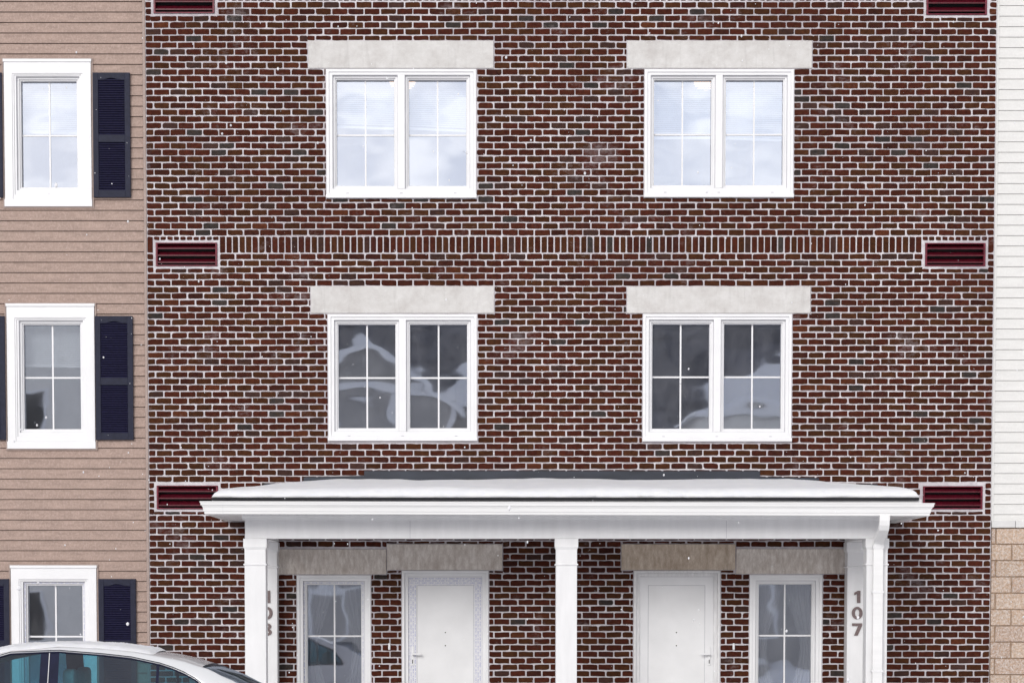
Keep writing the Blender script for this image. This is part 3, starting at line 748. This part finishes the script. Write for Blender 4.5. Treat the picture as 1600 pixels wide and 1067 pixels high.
# ------------------------------------------------------------------ lamps seen through the upper windows
for px, py, lb in ((629, 131, 'lit round ceiling lamp behind the left window of the top floor'), (1104, 131, 'lit round ceiling lamp behind the right window of the top floor')):
    yl = 1.3; p = P(px, py, yl); zc_ = W_UL[3] + .295
    lr = root('ceiling_lamp', lb, 'lamp'); lr.location = (p.x, yl, zc_)
    a = MB().cyl((0, 0, -.03), (0, 0, 1), .15, .03, 24); a.build('lamp_base', BLIND, lr)
    hgt = max(.12, zc_ - p.z + .08); prof = [(.02, -hgt), (.10, -hgt + .015), (.155, -hgt + .06), (.17, -hgt + .12), (.15, -.03)]
    d = MB(); vs = [(r_ * math.cos(2 * math.pi * k / 24), r_ * math.sin(2 * math.pi * k / 24), z_) for r_, z_ in prof for k in range(24)]
    d.add(vs, [(q * 24 + k, q * 24 + (k + 1) % 24, q * 24 + 24 + (k + 1) % 24, q * 24 + 24 + k) for q in range(4) for k in range(24)] + [tuple(range(23, -1, -1))])
    d.build('lamp_shade', LAMP, lr, smooth=True)

# ------------------------------------------------------------------ car
car = root('parked_car', 'silver white sedan with tinted windows and snow on its roof, parked before the building', 'car')
car.location = (-3.83, -8.75, gz)
def interp(tab, x):
    if x <= tab[0][0]: return tab[0][1]
    for (a, b), (c, d) in zip(tab, tab[1:]):
        if x <= c:
            t = (x - a) / (c - a); t = t * t * (3 - 2 * t) * .35 + t * .65; return b + (d - b) * t
    return tab[-1][1]
# local x: front is -x; heights above the ground
ROOFC = [(-2.45, .60), (-2.3, .74), (-1.75, .90), (-1.42, .97), (-1.05, 1.20), (-.62, 1.42), (-.3, 1.475), (.1, 1.49), (.5, 1.478), (.83, 1.452), (1.12, 1.40), (1.41, 1.315), (1.61, 1.235), (1.82, 1.135), (2.02, 1.035), (2.15, 1.0), (2.42, .97), (2.5, .7)]
RAIL = [(-2.45, .56), (-2.3, .70), (-1.75, .86), (-1.42, .94), (-1.05, 1.14), (-.62, 1.37), (-.3, 1.435), (.1, 1.478), (.43, 1.463), (.74, 1.433), (1.01, 1.385), (1.15, 1.362), (1.36, 1.300), (1.59, 1.19), (1.82, 1.06), (2.02, .97), (2.42, .92), (2.5, .66)]
WTOP = [(-2.45, .55), (-2.3, .68), (-1.75, .84), (-1.5, .90), (-1.05, 1.10), (-.62, 1.33), (-.3, 1.42), (.11, 1.437), (.43, 1.413), (.74, 1.380), (1.01, 1.325), (1.15, 1.275), (1.295, 1.20), (1.40, 1.12), (1.52, .965), (1.6, .945), (2.42, .89), (2.5, .64)]
BELT = [(-2.45, .53), (-2.3, .66), (-1.75, .82), (-1.4, .88), (0, .91), (1.3, .94), (2.0, .925), (2.42, .87), (2.5, .62)]
SHW = [(-2.45, .62), (-2.3, .76), (-1.7, .86), (0, .885), (1.8, .86), (2.3, .78), (2.5, .66)]
RLW = [(-2.45, .5), (-1.5, .66), (-1.3, .66), (-.6, .585), (.1, .58), (.8, .575), (1.4, .57), (1.8, .60), (2.5, .58)]
xs = [-2.5, -2.4, -2.2, -1.95, -1.7, -1.5, -1.38, -1.15, -.9, -.66, -.5, -.3, -.15, -.04, .02, .035, .12, .3, .5, .74, .96, .985, 1.1, 1.2, 1.295, 1.35, 1.40, 1.46, 1.52, 1.62, 1.74, 1.88, 2.02, 2.2, 2.4, 2.5]
# pull station heights from photo-based tables shifted so local 0.15 is the B pillar
SHX = -.62
def T(tab, x): return interp(tab, x)
rows = []
for x in xs:
    rc, rl, wt_, be, sw_, rw = T(ROOFC, x), T(RAIL, x), T(WTOP, x), T(BELT, x), T(SHW, x), T(RLW, x)
    bot = .24 if abs(x) < 2.2 else .34
    half = [(sw_ * .93, bot), (sw_ * .985, .40), (sw_ * 1.0, be * .72), (sw_ * .985, be - .07), (sw_ * .935, be)]
    if wt_ <= be + .02: wt_ = be + .01
    if rl <= wt_ + .012: rl = wt_ + .012
    kx = (wt_ - be) / .47; wx = sw_ * .93 + (rw + .035 - sw_ * .93) * max(0, min(1, kx))
    half += [(wx, wt_), (min(wx - .005, rw + .02 + (1 - max(0, min(1, kx))) * (sw_ * .90 - rw - .02)), rl - .004)]
    half += [(half[-1][0] * .90, rl + (rc - rl) * .38), (half[-1][0] * .52, rl + (rc - rl) * .85), (0, rc)]
    rows.append(half)
nH = len(rows[0])
def cell(mb, i, j, side, off=0):
    a, b, c, d = rows[i][j], rows[i + 1][j], rows[i + 1][j + 1], rows[i][j + 1]
    v = [(xs[i], side * a[0], a[1]), (xs[i + 1], side * b[0], b[1]), (xs[i + 1], side * c[0], c[1]), (xs[i], side * d[0], d[1])]
    mb.add(v, [(0, 1, 2, 3) if side < 0 else (3, 2, 1, 0)])
cbod, cgl, cdk = MB(), {}, MB()
def xi(v): return min(range(len(xs)), key=lambda k: abs(xs[k] - v))
for side in (-1, 1):
    for i in range(len(xs) - 1):
        xa, xb = xs[i], xs[i + 1]
        for j in range(nH - 1):
            g = None
            if j == 4 and xa >= -1.385 and xb <= 1.525:
                if xb <= -.035: g = 'front_side_window' + str(side)
                elif xb <= .125: g = 'pillar_b' + str(side)
                elif xb <= .965: g = 'rear_side_window' + str(side)
                elif xb <= .99: g = 'pillar_c' + str(side)
                else: g = 'quarter_window' + str(side)
            if j >= 7 and -1.385 <= xa and xb <= -.65: g = 'windscreen'
            if j >= 7 and xa >= 1.345 and xb <= 2.03: g = 'rear_window'
            if g: cell(cgl.setdefault(g, MB()), i, j, side)
            else: cell(cbod, i, j, side)
# underside and ends
vs = [(x, s_ * r_[0][0], r_[0][1]) for x, r_ in zip(xs, rows) for s_ in (-1, 1)]
cbod.add(vs, [(2 * i, 2 * i + 1, 2 * i + 3, 2 * i + 2) for i in range(len(xs) - 1)])
for k in (0, len(xs) - 1):
    r_ = rows[k]; cbod.add([(xs[k], -a, b) for a, b in r_] + [(xs[k], a, b) for a, b in r_[-2::-1]], [tuple(range(2 * nH - 1)) if k else tuple(range(2 * nH - 2, -1, -1))])
import bmesh
def weld(o, d=.001):
    b = bmesh.new(); b.from_mesh(o.data); bmesh.ops.remove_doubles(b, verts=b.verts, dist=d); bmesh.ops.recalc_face_normals(b, faces=b.faces); b.to_mesh(o.data); b.free()
body = cbod.build('body', PAINT, car, smooth=True); weld(body)
for g, mb in cgl.items():
    o = mb.build('door_pillar' if g.startswith('pillar') else g.rstrip('-1'), DARKT if g.startswith('pillar') else (REARGL if g == 'rear_window' else CARGL), car, smooth=True); weld(o)
hd = MB()
for side in (-1, 1):
    for i in range(xi(-.66), xi(1.295)):
        for j in range(6, nH - 1):
            q = [(xs[a], side * rows[a][b][0] * .97, rows[a][b][1] - .035) for a, b in ((i, j), (i + 1, j), (i + 1, j + 1), (i, j + 1))]
            hd.add(q, [(0, 1, 2, 3)])
hd.build('headliner', m_plain('headliner', (.12, .13, .14), .9, .05), car)
# dark seals round the side windows, near and far side; roof trim line
def tube(pts, r, name, mat, parent):
    cu = bpy.data.curves.new(name, 'CURVE'); cu.dimensions = '3D'; cu.bevel_depth = r; cu.bevel_resolution = 2
    sp = cu.splines.new('POLY'); sp.points.add(len(pts) - 1)
    for q, p in zip(sp.points, pts): q.co = (*p, 1)
    tmp = bpy.data.objects.new('tmp', cu); COL.objects.link(tmp); bpy.context.view_layer.update()
    me = bpy.data.meshes.new_from_object(tmp.evaluated_get(bpy.context.evaluated_depsgraph_get())); bpy.data.objects.remove(tmp)
    me.materials.clear(); me.materials.append(mat); o = bpy.data.objects.new(name, me); COL.objects.link(o); o.parent = parent; return o
for side in (-1, 1):
    i0, i1 = xi(-1.38), xi(1.52)
    top = [(xs[i], side * (rows[i][5][0] + .002), rows[i][5][1] + .003) for i in range(i0, i1 + 1)]
    low = [(xs[i], side * (rows[i][4][0] + .002), rows[i][4][1]) for i in range(i1, i0 - 1, -1)]
    tube(top + low + top[:1], .007, 'window_seal', DARKT, car)
    tube([(x, y + side * .006, z + .018) for x, y, z in top], .0035, 'door_gap', DARKT, car)
    gi = [rows[xi(.035)][j] for j in (1, 2, 3, 4, 5, 6)]
    tube([(.035, side * (a + .004), b) for a, b in gi], .0035, 'door_gap', PANEL, car)
    for x in (-.25, .85):
        MB().box(x - .09, x + .09, side * .895 - .012, side * .895 + .012, .80, .825).build('door_handle', PAINT, car, .006)
    m = MB().box(-1.22, -1.08, side * .97 - .07, side * .97 + .07, .90, 1.02); m.build('mirror', PAINT, car, .03)
    for x in (-1.45, 1.42):
        wl = MB().cyl((x, side * .70, .325), (0, side, 0), .325, .205, 40).build('wheel', RUBBER, car, .02)
        MB().cyl((x, side * .89, .325), (0, side, 0), .215, .022, 32).build('rim', CHROME, wl, .01)
    MB().box(2.34, 2.50, side * .60 - .13, side * .60 + .13, .70, .84).build('tail_light', LENSR, car, .02)
    MB().box(-2.50, -2.32, side * .56 - .14, side * .56 + .14, .56, .68).build('headlight', LENSW, car, .02)
MB().box(2.49, 2.52, -.26, .26, .60, .73).build('number_plate', PANEL, car, .005)
MB().box(-1.4, 1.9, -.62, .62, .40, .46).box(1.60, 2.0, -.6, .6, .46, .93).build('cabin_floor', BLACK, car)
def seat(x, y, w_, rear=False):
    mb = MB(); mb.box(x - .05, x + .45, y - w_ / 2, y + w_ / 2, .46, .62)
    mb.prism([(0, 0)] * 0 or [(y - w_ / 2, .60), (y + w_ / 2, .60), (y + w_ / 2 - .04, 1.10), (y - w_ / 2 + .04, 1.10)], x + .42, x + .54)
    o = mb.build('seat', SEAT, car, .03, fix=True)
    for yy in ((y,) if not rear else (y - .36, y + .36)):
        MB().prism([(yy - .13, 1.12), (yy + .13, 1.12), (yy + .12, 1.26), (yy + .08, 1.29), (yy - .08, 1.29), (yy - .12, 1.26)], x + .50, x + .60).build('headrest', SEAT, o, .03, fix=True)
seat(-.38, -.36, .5); seat(-.38, .36, .5); seat(.72, 0, 1.15, True)
# snow on the car roof
def car_snow():
    vs = []; fs = []; nx, ny = 90, 40; X0, X1 = -.62, .92
    for i in range(nx + 1):
        x = X0 + (X1 - X0) * i / nx; rc, rl, rw = T(ROOFC, x), T(RAIL, x), T(RLW, x)
        for j in range(ny + 1):
            t = -1 + 2 * j / ny; half_w = .54
            y = t * half_w + .03
            u = min(1, abs(y) / rw); base = rc - (rc - rl) * (u ** 2.2)
            d = min((1 - abs(t)) * half_w, (X1 - x) * .8, (x - X0))
            th = (.030 if x < .6 else .030 - .022 * (x - .6) / .55) + .006 * mn.noise(Vector((x * 14, y * 14, 0)))
            th *= (1 - math.exp(-max(0, d) / .02))
            vs.append((x + car.location.x, y + car.location.y, base + .004 + th + gz + (.012 * max(0, mn.noise(Vector((x * 60, y * 60, 2)))) if d > .02 else 0)))
    for i in range(nx):
        for j in range(ny):
            a = i * (ny + 1) + j; fs.append((a, a + 1, a + ny + 2, a + ny + 1))
    o = MB().add(vs, fs).build('car_snow', SNOW, smooth=True, fix=True)
    tag(o, 'thin crumbly layer of snow lying on the roof of the parked car', 'snow', 'stuff')
car_snow()

# ------------------------------------------------------------------ falling snow
fl = MB(); ico = [(0, 0, 1), (.894, 0, .447), (.276, .851, .447), (-.724, .526, .447), (-.724, -.526, .447), (.276, -.851, .447), (.724, .526, -.447), (-.276, .851, -.447), (-.894, 0, -.447), (-.276, -.851, -.447), (.724, -.526, -.447), (0, 0, -1)]
icf = [(0, 1, 2), (0, 2, 3), (0, 3, 4), (0, 4, 5), (0, 5, 1), (1, 6, 2), (2, 7, 3), (3, 8, 4), (4, 9, 5), (5, 10, 1), (6, 7, 2), (7, 8, 3), (8, 9, 4), (9, 10, 5), (10, 6, 1), (11, 7, 6), (11, 8, 7), (11, 9, 8), (11, 10, 9), (11, 6, 10)]
rs = random.Random(11)
for i in range(1500):
    Y = rs.uniform(-28.5, -.2) if i % 3 else rs.uniform(-6, -.1); p = P(rs.uniform(-500, 2100), rs.uniform(-300, 1150), Y)
    if p.z < .1: continue
    dist = Y + 30.8
    r_ = rs.uniform(.0012, .0028) if rs.random() < .94 else rs.uniform(.0035, .0085)
    if dist < 6: r_ = min(r_, .0012)
    e = rs.uniform(1, 1.7)
    fl.add([(p.x + a * r_, p.y + b * r_, p.z + c * r_ * e) for a, b, c in ico], icf)
tag(fl.build('falling_snow', m_plain('snowflake', (.9, .9, .92), .8, .02), smooth=True), 'small snowflakes drifting in the air before the buildings', 'snow', 'stuff')

# ------------------------------------------------------------------ across the street (seen mirrored in the windows)
def house(x, y, w_, h, d, rise, wallm, lb, gable=True):
    hs = root('house', lb, 'house'); hs.location = (x, y, gz)
    MB().box(-w_ / 2, w_ / 2, -d, 0, 0, h).build('wall', wallm, hs)
    cl = MB(); zz = .3
    while zz < h - .17: cl.prism([(-.01, zz + .012), (.034, zz + .012), (.006, zz + .17), (-.01, zz + .17)], -w_ / 2, w_ / 2); zz += .17
    if gable:
        while zz < h + rise - .5:
            q = w_ / 2 * (1 - max(0, zz - h) / rise) - .15; cl.prism([(-.01, zz + .012), (.034, zz + .012), (.006, zz + .17), (-.01, zz + .17)], -q, q); zz += .17
    cl.build('cladding', wallm, hs)
    o = .35
    if gable:
        MB().plate([(-w_ / 2, h), (w_ / 2, h), (0, h + rise)], -.2, 0).build('gable', wallm, hs, fix=True)
        rr = MB(); t = .28
        for s_ in (-1, 1):
            rr.add([(s_ * (w_ / 2 + o), .4, h - o * rise / (w_ / 2)), (0, .4, h + rise), (0, -d - .4, h + rise), (s_ * (w_ / 2 + o), -d - .4, h - o * rise / (w_ / 2)),
                    (s_ * (w_ / 2 + o), .4, h - o * rise / (w_ / 2) + t), (0, .4, h + rise + t), (0, -d - .4, h + rise + t), (s_ * (w_ / 2 + o), -d - .4, h - o * rise / (w_ / 2) + t)],
                   [(0, 1, 2, 3), (4, 5, 6, 7), (0, 1, 5, 4), (3, 2, 6, 7), (0, 3, 7, 4)])
        rr.build('roof', SNOW, hs, fix=True)
    elif gable is False:
        MB().prism([(o, h - .2), (o, h + .1), (-d / 2, h + rise + .3), (-d - o, h + .1), (-d - o, h - .2), (-d / 2, h + rise)], -w_ / 2 - o, w_ / 2 + o).build('roof', SNOW, hs, fix=True)
    for fz in range(int(h // 3)):
        for k in range(int(w_ // 2.8)):
            xx = -w_ / 2 + 1.6 + k * 2.8
            if xx > w_ / 2 - 1: break
            f = MB().ring(xx - .6, xx + .6, .9 + fz * 3, 2.5 + fz * 3, .12, -.01, .08).build('window', WHITE2, hs)
            MB().box(xx - .48, xx + .48, .001, .05, 1.02 + fz * 3, 2.38 + fz * 3).build('pane', BLACK, f)
    return hs
GREYS = m_siding('grey_siding', (.38, .365, .355), .12, .3)
def hip_roof(hs, w_, h, d, rise, ridge_in):
    o = .35; X0, X1, Y0, Y1 = -w_ / 2 - o, w_ / 2 + o, o, -d - o; t = .22
    v = [(X0, Y0, h), (X1, Y0, h), (X1, Y1, h), (X0, Y1, h), (X0, Y0, h + t), (X1, Y0, h + t), (X1, Y1, h + t), (X0, Y1, h + t), (X0 + ridge_in, -d / 2, h + rise), (X1 - ridge_in, -d / 2, h + rise)]
    MB().add(v, [(0, 1, 2, 3), (0, 1, 5, 4), (1, 2, 6, 5), (2, 3, 7, 6), (3, 0, 4, 7), (4, 5, 9, 8), (5, 6, 9), (6, 7, 8, 9), (7, 4, 8)]).build('roof', SNOW, hs, fix=True)
    MB().box(X0 - .03, X1 + .03, Y0 - .02, Y0 + .06, h - .16, h - .001).build('fascia', WHITE2, hs)
def added_garage(hs, x0, x1):  # unseen door, added to grey what the ground floor panes mirror
    g = MB().box(x0, x1, -.02, .06, 0, 2.5).build('added_garage_door', GREYS, hs); MB().ring(x0 - .12, x1 + .12, 0, 2.62, .118, .0, .10, wb=0).build('added_garage_frame', WHITE2, g)
BEIGE = m_siding('beige_siding', (.72, .70, .66), .1, .3)
h1 = house(-3.9, -47, 5.6, 7.9, 9, 2.3, GREYS, 'grey gabled house with a snowy roof across the street, mirrored in the window glass')
bb = MB()
for s_ in (-1, 1): bb.plate([(s_ * 3.15, 7.55), (s_ * 3.15, 7.85), (0, 10.32), (0, 10.0)], .42, .48)
bb.build('bargeboard', WHITE2, h1, fix=True)
MB().box(-2.85, 2.85, .02, .30, 8.35, 8.75).build('eave_band', WHITE2, h1)
for xx in (-2.7, -1.0, 1.0, 2.7): MB().box(xx - .14, xx + .14, .02, .16, 2.7, 8.34).build('corner_board', WHITE2, h1)
added_garage(h1, -2.3, 2.2)
h2 = house(.4, -49, 4.2, 8.3, 8, 2.2, GREYS, 'low wing of the gabled house, set back under its own snowy hip roof', None); hip_roof(h2, 4.2, 8.3, 8, 2.3, 2.3)
h3 = house(11.4, -47, 9.4, 8.2, 9, 2.0, BEIGE, 'wide beige house with a long snowy roof across the street', None); hip_roof(h3, 9.4, 8.2, 9, 1.9, 2.8); added_garage(h3, -4.0, .4)
house(-14.5, -47, 8.5, 9.2, 9, 3.0, BEIGE, 'tall beige gabled house at the far end of the row across the street')
house(27, -50, 14, 7, 9, 2.6, GREYS, 'long grey house beside the wide tan one across the street', False)
hl = MB(); vs = []; n = 160
for i in range(n + 1):
    x = -260 + 520 * i / n; hh = 29.5 + 2.5 * mn.noise(Vector((x * .02, 0, 0))) + 2.5 * mn.noise(Vector((x * .22, 3, 0)))
    vs += [(x, -100, gz - 1), (x, -135, hh * .55), (x, -160, hh), (x, -230, gz - 1)]
fs = [(4 * i + k, 4 * i + 4 + k, 4 * i + 5 + k, 4 * i + 1 + k) for i in range(n) for k in range(3)]
tag(hl.add(vs, fs).build('hills', m_plain('wooded_hillside', (.11, .11, .125), .95, .5, .35), fix=True), kind='structure')
